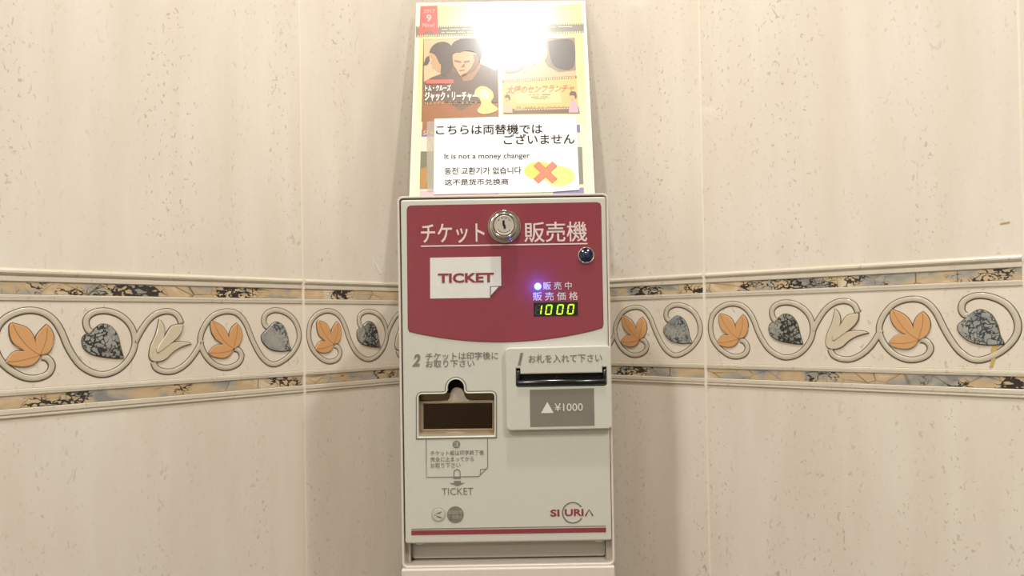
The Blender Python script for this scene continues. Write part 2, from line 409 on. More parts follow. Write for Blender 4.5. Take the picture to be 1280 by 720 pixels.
me = ribbon(vines, [(0.0031, Z-0.0003), (0.0031, Z+0.0003), (0.0022, Z+0.0004), (-0.0022, Z+0.0004), (-0.0031, Z+0.0003), (-0.0031, Z-0.0003)])
me.materials.append(M_LINE); proto.append(('vine_outline', me, None))
me = ribbon(vines, [(0.00235, Z+.0002), (0.0022, Z+0.0005), (0.0015, Z+0.0007), (0.0006, Z+0.0008), (-0.0006, Z+0.0008), (-0.0015, Z+0.0007), (-0.0022, Z+0.0005), (-0.00235, Z+.0002)])
me.materials.append(M_VINE); proto.append(('vine', me, None))
for key, nm, mt, lab in (('leaf', 'leaf', M_LEAF, 'ochre three-lobed leaf'), ('leaf_b', 'leaf', M_LEAF, 'ochre three-lobed leaf'),
                    ('heart', 'heart_leaf', M_HEARTD, 'black and grey marbled heart leaf'), ('heart_b', 'heart_leaf', M_HEARTB, 'blue-grey marbled heart leaf'),
                    ('petal', 'flower_petal', M_PETAL, None), ('bud', 'flower_bud', M_PETAL, None)):
    ol = closed_smooth(key)
    dz = 0.0006 if key == 'bud' else 0.0
    keep(plate(nm+'_outline', [grow(ol, 0.0006)], Z, Z+0.0006+dz, M_LINE))
    keep(plate(nm, [grow(ol, -0.0001)], Z, Z+0.0016+dz, mt, bevel=0.0006, res=2, smooth=False), lab)
for lf, dx in (([(18.9, 39.5), (24, 50), (31, 60), (39.0, 66.2)], 0), ([(45.0, 42), (44, 52), (41, 60), (38.6, 66.0)], 0), ([(15, 70.2), (24, 69.4), (32, 67.6), (38.6, 66.2)], 0)):
    for sc in (0, 1):
        pass
veins = []
for (pts) in ([(18.9, 39.5), (23, 48.5), (30, 58.5), (39.0, 66.0)], [(44.6, 42), (44, 52), (41.5, 60), (38.8, 66.0)], [(15, 70.4), (24, 69.8), (32, 68.0), (38.6, 66.2)],
              [(192.2, 39), (197, 49), (204, 59), (214.0, 67.0)], [(218, 42.5), (217.6, 52), (215.5, 60), (213.6, 67.0)], [(189, 69.6), (198, 70.2), (206, 69.4), (213.4, 67.2)]):
    veins.append(smooth_path(tp(pts), 4))
me = ribbon(veins, [(0.00025, Z+0.0010), (0.00018, Z+0.00175), (-0.00018, Z+0.00175), (-0.00025, Z+0.0010)])
me.materials.append(M_VEINL); proto.append(('leaf_vein', me, None))
bodies = {}
def marble_mesh(x0, x1, v0, v1):
    me = box_mesh('marble_strip', x0, -0.0004, -v1/1000, x1, 0.003, -v0/1000, 0.0002, 1); me.materials.append(M_MARBLE); return me
strips = {}
def border_tile(wall, x, wd, ornaments=True):
    key = round(wd, 4)
    if key not in bodies:
        bodies[key] = border_body(0.0017, wd-0.0017)
        strips[key] = (marble_mesh(0.0019, wd-0.0019, 5.3, 15.5), marble_mesh(0.0019, wd-0.0019, 98.5, 108.7))
    o = link('border_tile', bodies[key], None, wall); o.location = (x, 0, TOPL)
    for s in strips[key]: link('marble_strip', s, None, o)
    if ornaments:
        for nm, me, lab in proto:
            c = link(nm, me, None, o)
            if lab: c['label'] = lab
    return o
UL, UR = -0.2940, 0.3239
def build_wall(wall, xs):
    for (x, wd) in xs:
        for (z, ht) in rows: add_tile(wall, x, z, wd, ht)
        b = border_tile(wall, x, min(wd, W), wd > 0.2)
        if 0.29 < wd < 0.296: pass
left_x = [(UL-W*k, W) for k in range(0, 13)]
left_x[0] = (UL, W)
# the last left tile is cut to end at the corner
for i, (x, wd) in enumerate(left_x):
    o_w = W
    for (z, ht) in rows: add_tile(wall_left, x, z, 0.2935 if i == 0 else W, ht)
    b = border_tile(wall_left, x, W)
    if i == 0: b.scale.x = 0.2935/W
for i in range(0, 12):
    x = UR-W+W*i
    for (z, ht) in rows: add_tile(wall_right, x, z, W, ht)
    border_tile(wall_right, x, W)
for (z, ht) in rows: add_tile(wall_right, 0.0005, z, UR-W-0.0005, ht)      # narrow cut tiles in the corner
border_tile(wall_right, 0.0005, UR-W-0.0005, False)

# floor, ceiling and the two walls behind the camera
def room_pt(a, b):   # a along the left wall away from the corner, b along the right wall
    s, c = math.sin(ANG), math.cos(ANG)
    return Vector((CX - s*a + c*b, CYW - c*a - s*b, 0))
floor = link('floor', box_mesh('floor', -RW-0.14, -RW-0.14, -0.1, 0.14, 0.14, 0.0), M_FLOOR)
floor.location = (CX, CYW, 0)
ceiling = link('ceiling', box_mesh('ceiling', -RW-0.14, -RW-0.14, CEIL, 0.14, 0.14, CEIL+0.1), M_PLASTER)
for o in (floor, ceiling):
    # local -x runs along the left wall, local -y along the right wall
    o.rotation_euler = (0, 0, math.pi/2-ANG); o.location = (CX, CYW, 0); tag(o, kind='structure')
wb = link('wall_back', box_mesh('wall_back', -RW-0.12, -RW, 0, -RW, 0, CEIL), M_PLASTER); tag(wb, kind='structure')
wb.rotation_euler = (0, 0, math.pi/2-ANG); wb.location = (CX, CYW, 0)
ws = link('wall_side', box_mesh('wall_side', -RW, -RW-0.12, 0, 0, -RW, CEIL), M_PLASTER); tag(ws, kind='structure')
ws.rotation_euler = (0, 0, math.pi/2-ANG); ws.location = (CX, CYW, 0)

M_LAMP = princ('lamp_diffuser', (255, 240, 215), 0.4, emis=(255, 236, 205), estr=6.0)
for i, (p, e, r, c) in enumerate(LAMPS):
    t = empty('ceiling_light', (p[0], p[1], CEIL))
    tag(t, ('small round white ceiling downlight above the ticket machine corner', 'round white ceiling downlight out towards the right wall',
            'round white ceiling downlight back on the left side', 'round white ceiling downlight farthest from the ticket machine')[i], 'lamp')
    vs = []
    def ringmesh(prof, n=32):
        v, f = [], []
        for (rr, zz) in prof:
            for k in range(n): v.append((rr*math.cos(2*math.pi*k/n), rr*math.sin(2*math.pi*k/n), zz))
        for a in range(len(prof)-1):
            for k in range(n): f.append((a*n+k, a*n+(k+1) % n, (a+1)*n+(k+1) % n, (a+1)*n+k))
        return v, f
    v, f = ringmesh([(r*1.35, 0.0), (r*1.35, -0.006), (r*1.05, -0.012), (r*1.02, -0.004)])
    me = bpy.data.meshes.new('trim_ring'); me.from_pydata(v, [], f); link('trim_ring', me, M_SHELL, t)
    v, f = ringmesh([(r*1.02, -0.004), (r*0.01, -0.003)])
    me = bpy.data.meshes.new('diffuser'); me.from_pydata(v, [], f); link('diffuser', me, M_LAMP, t)

# yellow stain on the last heart leaf of the right wall
st = plate('stain', [[(0.5855, -0.0680), (0.5895, -0.0665), (0.5905, -0.0700), (0.5870, -0.0760), (0.5860, -0.0830), (0.5840, -0.0905), (0.5815, -0.0905), (0.5830, -0.0830), (0.5825, -0.0760)]], 0.0002, 0.0007, M_STAIN, wall_right)
st.location = (0.012, 0, TOPL)

plate('scratch', [[(0.6040, 0.0330), (0.6110, 0.0336), (0.6112, 0.0350), (0.6042, 0.0342)]], 0.0002, 0.0005, M_STAIN, wall_right).location = (0, 0, TOPL)
gs = [(-0.1955, 0.0350), (-0.1935, 0.0300), (-0.1900, 0.0255), (-0.1865, 0.0200), (-0.1850, 0.0150), (-0.1875, 0.0145), (-0.1905, 0.0195), (-0.1935, 0.0240), (-0.1960, 0.0300)]
plate('glue_smear', [gs], 0.0001, 0.0006, princ('glue', (244, 236, 222), 0.4), wall_left, bevel=0.0002).location = (0, 0, TOPL)

# ------------------------------------------------------------------ the ticket machine
YF = 0.655                                # front plane of the machine
K = YF/FPX                                # metres per photo pixel on that plane
MX = 0.0
machine = empty('ticket_vending_machine', (MX, YF, 0))
tag(machine, 'cream and maroon coin-free ticket vending machine standing in the tiled corner', 'vending machine')
machine['label'] = 'cream ticket vending machine with a maroon name panel standing in the tiled corner'
def mp(px, py, z=0.0):
    d = ray(px, py); t = (YF-z)/d.y; q = ORG+d*t
    return (q.x-MX, q.z)
def mpp(L, z=0.0): return [mp(a, b, z) for a, b in L]
def mtext(body, px, py, wpx, hpx, z, mat, parent=machine, **k):
    x, y = mp(px, py, z); s = (YF-z)/FPX
    return text('lettering', body, x, y, wpx*s, hpx*s, z, mat, parent, **k)

xl, yt_ = mp(497.5, 245.3)[0], mp(630, 243.3)[1]
xl = (mp(496.3, 262)[0]+mp(502.5, 680)[0])/2; xr = (mp(760.9, 262)[0]+mp(768.0, 680)[0])/2
yb_ = mp(635, 708.5)[1]
BACK = -0.245
outer = rrect(xl, yb_, xr, yt_, 0.0045)
inner = rrect(xl+0.0019, yb_-0.01, xr-0.0019, yt_-0.0019, 0.0030)
inner = [(x, max(y, yb_+0.0)) for x, y in inner]
plate('housing', [outer, rrect(xl+0.0018, yb_+0.0016, xr-0.0018, yt_-0.0018, 0.0032)], BACK, 0.0, M_SHELL, machine, bevel=0.0007)
plate('back_panel', [rrect(xl+0.0010, yb_+0.0010, xr-0.0010, yt_-0.0010, 0.002)], BACK-0.002, BACK, M_SHELL, machine)
plate('recess_panel', [rrect(xl+0.0062, yb_+0.0030, xr-0.0060, yt_-0.004, 0.002)], -0.028, -0.0165, M_GREYP, machine, bevel=0.0005)
plate('recess_gap', [rrect(xl+0.0018, yb_+0.0016, xr-0.0018, yt_-0.0018, 0.002)], -0.031, -0.028, M_GAP, machine)
for sx in (0, 1):
    x0 = xl+0.0017 if sx == 0 else xr-0.0058
    plate('side_cheek', [[(x0, yb_+0.0016), (x0+0.0041, yb_+0.0016), (x0+0.0041, yt_-0.004), (x0, yt_-0.004)]], -0.030, -0.009, M_GREYP, machine, bevel=0.0004)
# lower cabinet down to the floor
lx0, lx1 = mp(502.4, 713)[0], mp(768.0, 713)[0]
plate('lower_cabinet', [rrect(lx0, 0.0, lx1, yb_, 0.0012)], BACK-0.002, 0.0035, M_SHELL, machine, bevel=0.0012, res=3)

# door
dx0 = (mp(501.0, 300)[0]+mp(506.8, 670)[0])/2; dx1 = (mp(757.8, 260)[0]+mp(764.3, 665)[0])/2
dy1 = mp(630, 247.8)[1]; dy0 = mp(635, 677.6)[1]
def outlet_outline(g=0.0, z=0.0):
    """ticket outlet opening: rectangle with a round finger notch on top, grown by g px"""
    x0, x1, y0, y1 = 523.3-g, 617.9+g, 492.2-g, 545.2+g
    r = 4+g; cx, cyy, R = 569.8, 484.5, 10.2+g
    pts = []
    def arc(ax, ay, rr, a0, a1, n=6):
        for i in range(n+1):
            a = math.radians(a0+(a1-a0)*i/n); pts.append((ax+rr*math.cos(a), ay-rr*math.sin(a)))
    pts.append((x0, y1)); arc(x0+r, y0+r, r, 180, 90)
    f = max(1.0, 5-g); 
    arc(cx-R-f, y0-f, f, 270, 360, 4)
    arc(cx, cyy, R, 180, 0, 14)
    arc(cx+R+f, y0-f, f, 180, 270, 4)
    arc(x1-r, y0+r, r, 90, 0); pts.append((x1, y1))
    return mpp([(a, b+(0.016*(570-a))) for a, b in pts], z)
DZ0, DZ1 = -0.009, 0.0006
door = plate('door', [rrect(dx0, dy0, dx1, dy1, 0.0022), outlet_outline(0.6)], DZ0, DZ1, M_CREAM, machine, bevel=0.0016, res=3)
# deep bodies behind the door so the gap looks dark
E0 = DZ1
# maroon name panel
def arcy(t): return 411.5+ (427.0-411.5)*(1-(2*t-1)**2)
mar = []
for (ax, ay, a0) in ((745.8, 258.2, 90), ):
    pass
TL, TR, BL, BR = (509.3, 257.8), (750.3, 253.6), (510.8, 413.0), (753.6, 409.2)
mar = [(509.4, 262), (510.6, 259.0), (513.3, 257.8), (746.3, 253.7), (749.4, 254.9), (750.5, 257.8), (753.4, 405.5), (752.4, 409.2)]
for i in range(1, 24):
    t = i/24; x = 752.4+(512.0-752.4)*t; base = 409.9+(414.2-409.9)*t
    mar.append((x, base+15.0*(1-(2*t-1)**2)))
mar += [(512.0, 413.9), (510.7, 410.5)]
mo = mpp(mar)
plate('panel_edge', [grow(mo, 0.0006)], E0-0.0004, E0+0.0002, M_MEDGE, machine)
plate('name_panel', [mo], E0-0.0004, E0+0.0005, M_MAROON, machine)
E1 = E0+0.0005
mtext('チケット', 566.0, 291.7, 79.5, 24.6, E1, M_LETW, emb=0.018, rot=0.0)
mtext('販売機', 694.6, 289.9, 78.6, 25.4, E1, M_LETW, emb=0.014)
plate('underline', [mpp([(526.4, 307.2), (734.2, 303.9), (734.2, 305.5), (526.4, 308.8)])], E1, E1+0.0003, M_LETW, machine)
# ticket picture
tk = plate('ticket_sign', [mpp([(537.8, 322.4), (626.0, 320.8), (626.6, 357.5), (612.6, 372.3), (538.0, 373.3)])], E1, E1+0.0003, M_WHITE, machine)
plate('sign_fold_edge', [mpp([(612.6, 357.8), (626.6, 357.5), (612.6, 372.3)])], E1+0.0003, E1+0.0005, M_MEDGE, machine)
plate('sign_fold', [mpp([(613.8, 358.8), (623.2, 358.6), (613.6, 369.2)])], E1+0.0005, E1+0.0007, M_WHITE, machine)
mtext('TICKET', 582.4, 347.3, 70.0, 12.2, E1+0.0003, M_MAROON, bold=0.035)
# status lamp and its own light
lx, ly = mp(672.2, 358.2)
lathe('status_lamp', [(0.0028, E1-0.0003), (0.0028, E1+0.0008), (0.0020, E1+0.0020), (0.0008, E1+0.0026)], lx, ly, M_LED, machine, 20)
ld = bpy.data.lights.new('status_glow', 'POINT'); ld.energy = 0.02; ld.color = (0.03, 0.12, 1.0); ld.shadow_soft_size = 0.002
lo = bpy.data.objects.new('status_glow', ld); COL.objects.link(lo); lo.parent = machine; lo.location = (lx, -(E1+0.007), ly)
mtext('販 売 中', 696.8, 357.2, 35.6, 9.6, E1, M_LETW, emb=0.012)
mtext('販 売 価 格', 694.4, 370.3, 56.2, 10.6, E1, M_LETW, emb=0.012)
disp = plate('price_display', [mpp([(667.0, 378.4), (722.0, 377.4), (722.4, 394.6), (667.2, 395.6)])], E1-0.0006, E1+0.0002, M_DISP, machine)
def seg_digit(cx, cyy, on, nm='digit'):
    w_, h_ = 8.0, 12.8; t = 1.5
    sh = lambda x, y: (cx+x+0.14*(-y)*1.0, cyy+y-0.016*x)
    segs = {'a': [(-w_/2+.9, -h_/2), (w_/2-.9, -h_/2), (w_/2-t-.4, -h_/2+t), (-w_/2+t+.4, -h_/2+t)],
            'd': [(-w_/2+.9, h_/2), (w_/2-.9, h_/2), (w_/2-t-.4, h_/2-t), (-w_/2+t+.4, h_/2-t)],
            'f': [(-w_/2, -h_/2+.6), (-w_/2+t, -h_/2+t+.5), (-w_/2+t, -.7), (-w_/2, -.3)],
            'b': [(w_/2, -h_/2+.6), (w_/2-t, -h_/2+t+.5), (w_/2-t, -.7), (w_/2, -.3)],
            'e': [(-w_/2, h_/2-.6), (-w_/2+t, h_/2-t-.5), (-w_/2+t, .7), (-w_/2, .3)],
            'c': [(w_/2, h_/2-.6), (w_/2-t, h_/2-t-.5), (w_/2-t, .7), (w_/2, .3)],
            'g': [(-w_/2+1.8, -t/2), (w_/2-1.8, -t/2), (w_/2-1.2, 0), (w_/2-1.8, t/2), (-w_/2+1.8, t/2), (-w_/2+1.2, 0)]}
    lit = [mpp([sh(*q) for q in segs[k]]) for k in on]
    off = [mpp([sh(*q) for q in segs[k]]) for k in segs if k not in on]
    plate(nm, lit, E1+0.0002, E1+0.0005, M_SEG, disp)
    if off: plate('unlit_segment', off, E1+0.0002, E1+0.0004, M_SEGOFF, disp)
seg_digit(673.2, 387.4, 'bc'); seg_digit(685.9, 387.2, 'abcdef'); seg_digit(700.0, 386.9, 'abcdef'); seg_digit(713.2, 386.6, 'abcdef')
# round lens with chrome ring
cx_, cy_ = mp(732.4, 319.4); s = K
lr = lathe('lens_ring', [(10.4*s, E1-.0003), (10.4*s, E1+.0012), (9.6*s, E1+.0018), (8.6*s, E1+.0012), (8.4*s, E1-.0002)], cx_, cy_, M_CHROME, machine)
ln = lathe('lens', [(8.5*s, E1+.0002), (7.6*s, E1+.0012), (4.8*s, E1+.0004), (4.5*s, E1+.0012), (2.5*s, E1+.0019), (0.4*s, E1+.0021)], cx_, cy_, M_LENS, machine)
# key lock
cx_, cy_ = mp(630.3, 283.4)
lock = lathe('lock', [(20.8*s, E1-.0003), (20.8*s, E1+.0006), (20.0*s, E1+.0014), (18.8*s, E1+.0014), (17.6*s, E1+.0010), (16.6*s, E1+.002), (16.2*s, E1+.0075), (15.4*s, E1+.0088), (14.2*s, E1+.0090), (13.6*s, E1+.0084), (12.2*s, E1+.0084)], cx_, cy_, M_CHROME, machine)
lathe('lock_face', [(12.4*s, E1+.0080), (12.2*s, E1+.0088), (11.2*s, E1+.0090), (10.8*s, E1+.0086), (0.5*s, E1+.0086)], cx_, cy_, M_SATIN, lock)
kh = [(-1.9, -5.8), (1.0, -5.8), (1.2, -2.8), (1.0, -1.2), (2.2, 1.0), (2.4, 5.2), (-0.4, 5.4), (-0.6, 2.4), (-1.8, 0.2), (-1.9, -2.5)]
plate('keyhole', [[(cx_+a*s*0.95-0.0002, cy_-b*s*0.95+0.0004) for a, b in kh]], E1+.0085, E1+.0088, M_BLACKH, lock)
for a0 in (215, 235, 255, 275, 295, 315, 45, 75, 105, 135):
    a = math.radians(a0); r_ = 9.2*s
    q = plate('lock_engraving', [[(cx_+r_*math.cos(a+d)*k2, cy_+r_*math.sin(a+d)*k2) for d, k2 in ((-.10, .93), (.10, .93), (.10, 1.05), (-.10, 1.05))]], E1+.0085, E1+.0087, M_CHROME, lock)

# --- left: outlet
mtext('2', 520.4, 450.3, 10.0, 15.6, E0, M_LETG, bold=0.04, shear=0.25)
mtext('チケットは印字後に', 577.4, 444.9, 90.4, 9.6, E0, M_LETG, emb=0.012)
mtext('お取り下さい', 562.6, 454.6, 60.5, 9.0, E0, M_LETG, emb=0.012)
plate('outlet_trim', [outlet_outline(3.4), outlet_outline(2.0)], E0-0.0003, E0+0.0003, M_LETG, machine)
orim = plate('outlet_rim', [outlet_outline(1.9), outlet_outline(0.2)], -0.007, E0+0.0006, M_WHITE, machine, bevel=0.0004)
# pocket behind
px0, px1, py0, py1 = 521.5, 619.8, 470.5, 547.0
pocket = plate('outlet_pocket', [mpp([(px0-2, py0), (px1+2, py0), (px1+2, py1+2), (px0-2, py1+2)]), mpp([(px0, py0+1), (px1, py0+1), (px1, py1), (px0, py1)])], -0.0165, DZ0+0.0005, M_SATIN, machine)
plate('pocket_back', [mpp([(px0-2, py0), (px1+2, py0), (px1+2, py1+2), (px0-2, py1+2)])], -0.0168, -0.0150, M_BLACKH, machine)
# flap with finger tab
def tabpts():
    L = [(523.6, 501.4)]
    L += [(559.5, 500.6), (561.8, 498.0), (562.8, 493.5), (563.6, 489.4), (566.0, 485.8), (569.6, 484.2), (573.6, 484.2), (577.4, 486.2), (579.8, 490.0), (581.4, 495.0), (583.6, 498.4), (587.0, 500.0)]
    L += [(617.6, 499.8), (617.6, 537.2), (523.9, 538.2)]
    return L
plate('flap', [mpp(tabpts(), -0.010)], -0.0115, -0.0088, M_SATIN, machine, bevel=0.0004)
plate('flap_backing', [mpp([(523.6, 491.5), (617.6, 490.5), (617.6, 503.0), (523.6, 503.5)], -0.012)], -0.0135, -0.0125, princ('bronze_metal', (120, 104, 80), 0.25, metal=1.0), machine)
plate('flap_window', [mpp([(529.4, 504.6), (617.2, 503.6), (617.2, 535.4), (529.6, 536.4)], -0.0088)], -0.0092, -0.0084, M_SMOKE, machine)
plate('flap_frame', [mpp([(525.0, 501.6), (617.4, 500.6), (617.4, 537.4), (525.4, 538.4)], -0.0086), mpp([(528.4, 504.2), (615.6, 503.3), (615.6, 535.4), (528.7, 536.4)], -0.0086)], -0.0092, -0.0078, M_GOLD, machine, bevel=0.0004)
# sloped sill
def quadmesh(name, pts3, mat, parent):
    me = bpy.data.meshes.new(name); n = len(pts3)
    lo_ = [(x, -z, y) for x, y, z in pts3]; lo2 = [(x, -z, y-0.0015) for x, y, z in pts3]
    fs = [tuple(range(n)), tuple(reversed(range(n, 2*n)))]+[(i, (i+1) % n, n+(i+1) % n, n+i) for i in range(n)]
    me.from_pydata(lo_+lo2, [], fs)
    bm = bmesh.new(); bm.from_mesh(me); bmesh.ops.recalc_face_normals(bm, faces=bm.faces); bm.to_mesh(me); bm.free()
    return link(name, me, mat, parent)
a = mp(523.0, 545.8, -0.002); b = mp(618.6, 544.6, -0.002); c = mp(618.0, 536.8, -0.0095); d = mp(524.0, 537.8, -0.0095)
quadmesh('sill', [(a[0], a[1], -0.002), (b[0], b[1], -0.002), (c[0], c[1], -0.0095), (d[0], d[1], -0.0095)], M_GOLD, machine)

# --- note box under the outlet
def line(L, wpx=1.1, z=E0, mat=M_LETG, nm='printed_line'):
    paths = mpp(L); me = ribbon([paths], [(wpx*K/2, z-0.0002), (wpx*K/2, z+0.0003), (-wpx*K/2, z+0.0003), (-wpx*K/2, z-0.0002)])
    for p in me.polygons: p.use_smooth = False
    return link(nm, me, mat, machine)
line([(532.8, 549.2), (533.1, 596.4), (598.3, 595.3), (609.7, 584.2), (609.4, 548.0)], 1.0)
line([(600.4, 594.0), (600.6, 586.4), (607.4, 586.1)], 0.9)
cx_, cy_ = mp(570.6, 555.3)
plate('note_disc', [circle(cx_, cy_, 4.8*K, 24)], E0-0.0002, E0+0.0003, M_LETG, machine)
mtext('注', 570.6, 555.3, 6.0, 6.2, E0+0.0003, M_CREAM)
mtext('チケット紙は印字終了後', 571.6, 565.9, 66.5, 6.2, E0, M_LETG, bold=0.0)
mtext('完全に止まってから', 565.2, 573.8, 54.0, 6.0, E0, M_LETG, bold=0.0)
mtext('お取り下さい', 556.8, 581.7, 37.2, 6.0, E0, M_LETG, bold=0.0)
# punch and arrow
ar = [(567.4, 597.4)] + [(571.3-3.9*math.cos(math.radians(t)), 590.6-4.0*math.sin(math.radians(t))) for t in range(0, 181, 20)] + [(575.2, 597.4)]
line(ar, 1.0); plate('printed_bar', [mpp([(566.8, 595.7), (575.8, 595.5), (575.8, 598.0), (566.8, 598.2)])], E0-.0002, E0+.0004, M_LETG, machine)
plate('printed_arrow', [mpp([(567.5, 600.9), (576.0, 600.8), (576.0, 603.4), (581.4, 603.3), (571.8, 607.4), (562.0, 603.6), (567.5, 603.5)])], E0-.0002, E0+.0003, M_LETG, machine)
mtext('TICKET', 571.8, 614.1, 39.0, 8.6, E0, M_LETG, bold=-0.004)
# two round marks
cx_, cy_ = mp(548.2, 643.2)
plate('button_shadow_ring', [circle(cx_, cy_, 9.3*K, 28), circle(cx_, cy_, 7.4*K, 28)], E0-.0002, E0+.0002, princ('soft_grey', (186, 180, 166), 0.6), machine)
bt = lathe('round_mark', [(7.4*K, E0-.0002), (7.4*K, E0+.0004), (7.0*K, E0+.0007), (0.4*K, E0+.0007)], cx_, cy_, princ('silver_mark', (206, 200, 186), 0.35), machine, 28)
for L in ([(-5.0, 0), (-3.6, 0)], [(-2.4, 1.5), (-0.6, 2.2), (1.4, 3.2)], [(1.0, 2.2), (3.6, 4.2)], [(-2.4, -1.2), (-0.6, -1.9), (1.4, -2.8)], [(1.0, -2.0), (3.8, -3.8)]):
    me = ribbon([[(cx_+p_*K, cy_+q_*K) for p_, q_ in L]], [(.6*K, E0+.0006), (.6*K, E0+.0009), (-.6*K, E0+.0009), (-.6*K, E0+.0006)])
    link('mark_stroke', me, M_LETG, bt)
cx_, cy_ = mp(569.3, 643.0)
rm = plate('round_seal', [circle(cx_, cy_, 10.4*K, 36)], E0-.0002, E0+.0003, M_LETG, machine)
text('lettering', '高額紙幣', cx_, cy_+2.5*K, 18.0*K, 4.8*K, E0+.0003, princ('seal_print', (176, 170, 152), 0.5), rm, bold=0.01)
text('lettering', '使用禁止', cx_, cy_-2.9*K, 18.0*K, 4.8*K, E0+.0003, MATS['seal_print'], rm, bold=0.01)
# logo
mtext('SI', 693.6, 641.2, 11.4, 8.8, E0, M_MAROON, bold=0.03)
cx_, cy_ = mp(715.9, 640.4)
me = ribbon([[(cx_+12.7*K*math.cos(math.radians(t)), cy_+12.7*K*math.sin(math.radians(t))) for t in range(33, 331, 8)]],
            [(0.8*K, E0-.0002), (0.8*K, E0+.0003), (-0.8*K, E0+.0003), (-0.8*K, E0-.0002)])
link('logo_ring', me, M_LETG, machine)
mtext('URI', 717.6, 640.6, 23.4, 8.8, E0, M_MAROON, bold=0.03)
me = ribbon([mpp([(731.6, 644.8), (736.2, 636.2), (741.0, 644.6)])], [(.8*K, E0-.0002), (.8*K, E0+.0003), (-.8*K, E0+.0003), (-.8*K, E0-.0002)])
link('lettering', me, M_MAROON, machine)
# stripes
plate('maroon_stripe', [mpp([(514.3, 662.8), (757.4, 659.2), (757.4, 664.9), (514.3, 668.6)])], E0-.0002, E0+.0003, M_MAROON, machine)
plate('thin_stripe', [mpp([(514.3, 660.5), (757.4, 656.6), (757.4, 657.6), (514.3, 661.5)])], E0-.0002, E0+.0003, M_LETG, machine)
# rubber bumpers under the door
for (bx, by) in ((524.2, 679.2), (748.8, 675.9)):
    x, y = mp(bx, by)
    plate('bumper', [[(x-5.4*K, y+1.5*K), (x-4.6*K, y-1.2*K), (x-3*K, y-2.4*K), (x+3*K, y-2.4*K), (x+4.6*K, y-1.2*K), (x+5.4*K, y+1.5*K)]], -0.008, -0.0015, M_SHELL, machine, bevel=0.0006)

# --- right: banknote plate
BZ = E0+0.0062
bp_ = [(765.3, 536.0)]
def rquad(c4, r, z):
    out = []
    n = 4
    for i in range(4):
        p = Vector(c4[i]); a_ = Vector(c4[i-1]); b_ = Vector(c4[(i+1) % 4])
        u = (a_-p).normalized()*r; v = (b_-p).normalized()*r
        for t in (0, .25, .5, .75, 1):
            q = p+u*(1-t)**2+v*t**2; out.append(tuple(q))
    return mpp(out, z)
bill = rquad([(631.2, 434.9), (763.3, 431.6), (765.6, 536.0), (633.4, 538.6)], 6.0, BZ)
slot_hole = mpp([(645.2, 460.8), (650.2, 460.8), (650.4, 467.9), (753.2, 466.0), (753.0, 459.0), (758.2, 459.0), (758.4, 480.8), (757.4, 481.9), (646.4, 483.6), (645.3, 482.6)], BZ)
plate('bill_plate', [bill, slot_hole], E0-0.0002, BZ, M_CREAM, machine, bevel=0.0011, res=3)
plate('bill_slot', [slot_hole], E0, E0+0.0016, M_BLACKH, machine)
mtext('1', 650.6, 448.9, 7.0, 15.6, BZ, M_LETG, bold=0.04, shear=0.25)
mtext('お札を入れて下さい', 706.6, 447.8, 91.5, 10.4, BZ, M_LETG, emb=0.01)
def tube(name, p0, p1, r, mat, parent, n=14):
    d = (Vector(p1)-Vector(p0)); L = d.length; d.normalize(); s1 = d.orthogonal().normalized(); s2 = d.cross(s1)
    vs, fs = [], []
    for t, rr in ((0, r*.55), (0.004, r*.9), (0.012, r), (0.988, r), (0.996, r*.9), (1, r*.55)):
        c0 = Vector(p0)+d*L*t
        for i in range(n):
            a_ = 2*math.pi*i/n; q = c0+s1*rr*math.cos(a_)+s2*rr*math.sin(a_); vs.append((q.x, -q.z, q.y))
    for k in range(5):
        for i in range(n): fs.append((k*n+i, k*n+(i+1) % n, (k+1)*n+(i+1) % n, (k+1)*n+i))
    fs.append(tuple(range(n))); fs.append(tuple(range(5*n, 6*n)))
    me = bpy.data.meshes.new(name); me.from_pydata(vs, [], fs)
    bm = bmesh.new(); bm.from_mesh(me); bmesh.ops.recalc_face_normals(bm, faces=bm.faces); bm.to_mesh(me); bm.free()
    for p in me.polygons: p.use_smooth = True
    return link(name, me, mat, parent)
a = mp(646.6, 478.9, BZ); b = mp(757.2, 477.0, BZ)
tube('slot_lip', (a[0], a[1], BZ-0.0006), (b[0], b[1], BZ-0.0006), 4.2*K, M_BLACK, machine)
for (ax, ay) in ((647.8, 461.6), (755.7, 459.8)):
    a = mp(ax, ay+1.4, BZ); b = mp(ax, ay+17, BZ)
    tube('slot_ear', (a[0], a[1], BZ-0.0004), (b[0], b[1], BZ-0.0004), 2.0*K, M_BLACK, machine)
a = mp(696.0, 471.2, E0+.0016)
plate('sensor_dot', [circle(a[0], a[1], 0.9*K, 10)], E0+.0015, E0+.0022, princ('red_sensor', (150, 24, 24), 0.3), machine)
pp_ = plate('price_label', [mpp([(662.2, 487.2), (742.4, 485.2), (743.2, 532.0), (662.8, 533.6)], BZ)], BZ-.0002, BZ+.0002, M_LETG, machine)
plate('triangle_mark', [mpp([(676.3, 516.4), (691.9, 516.1), (684.2, 502.2)], BZ)], BZ+.0002, BZ+.0004, M_WHITE, pp_)
mtext('¥1000', 710.9, 508.9, 35.0, 9.8, BZ+.0002, M_WHITE, pp_, bold=0.0)

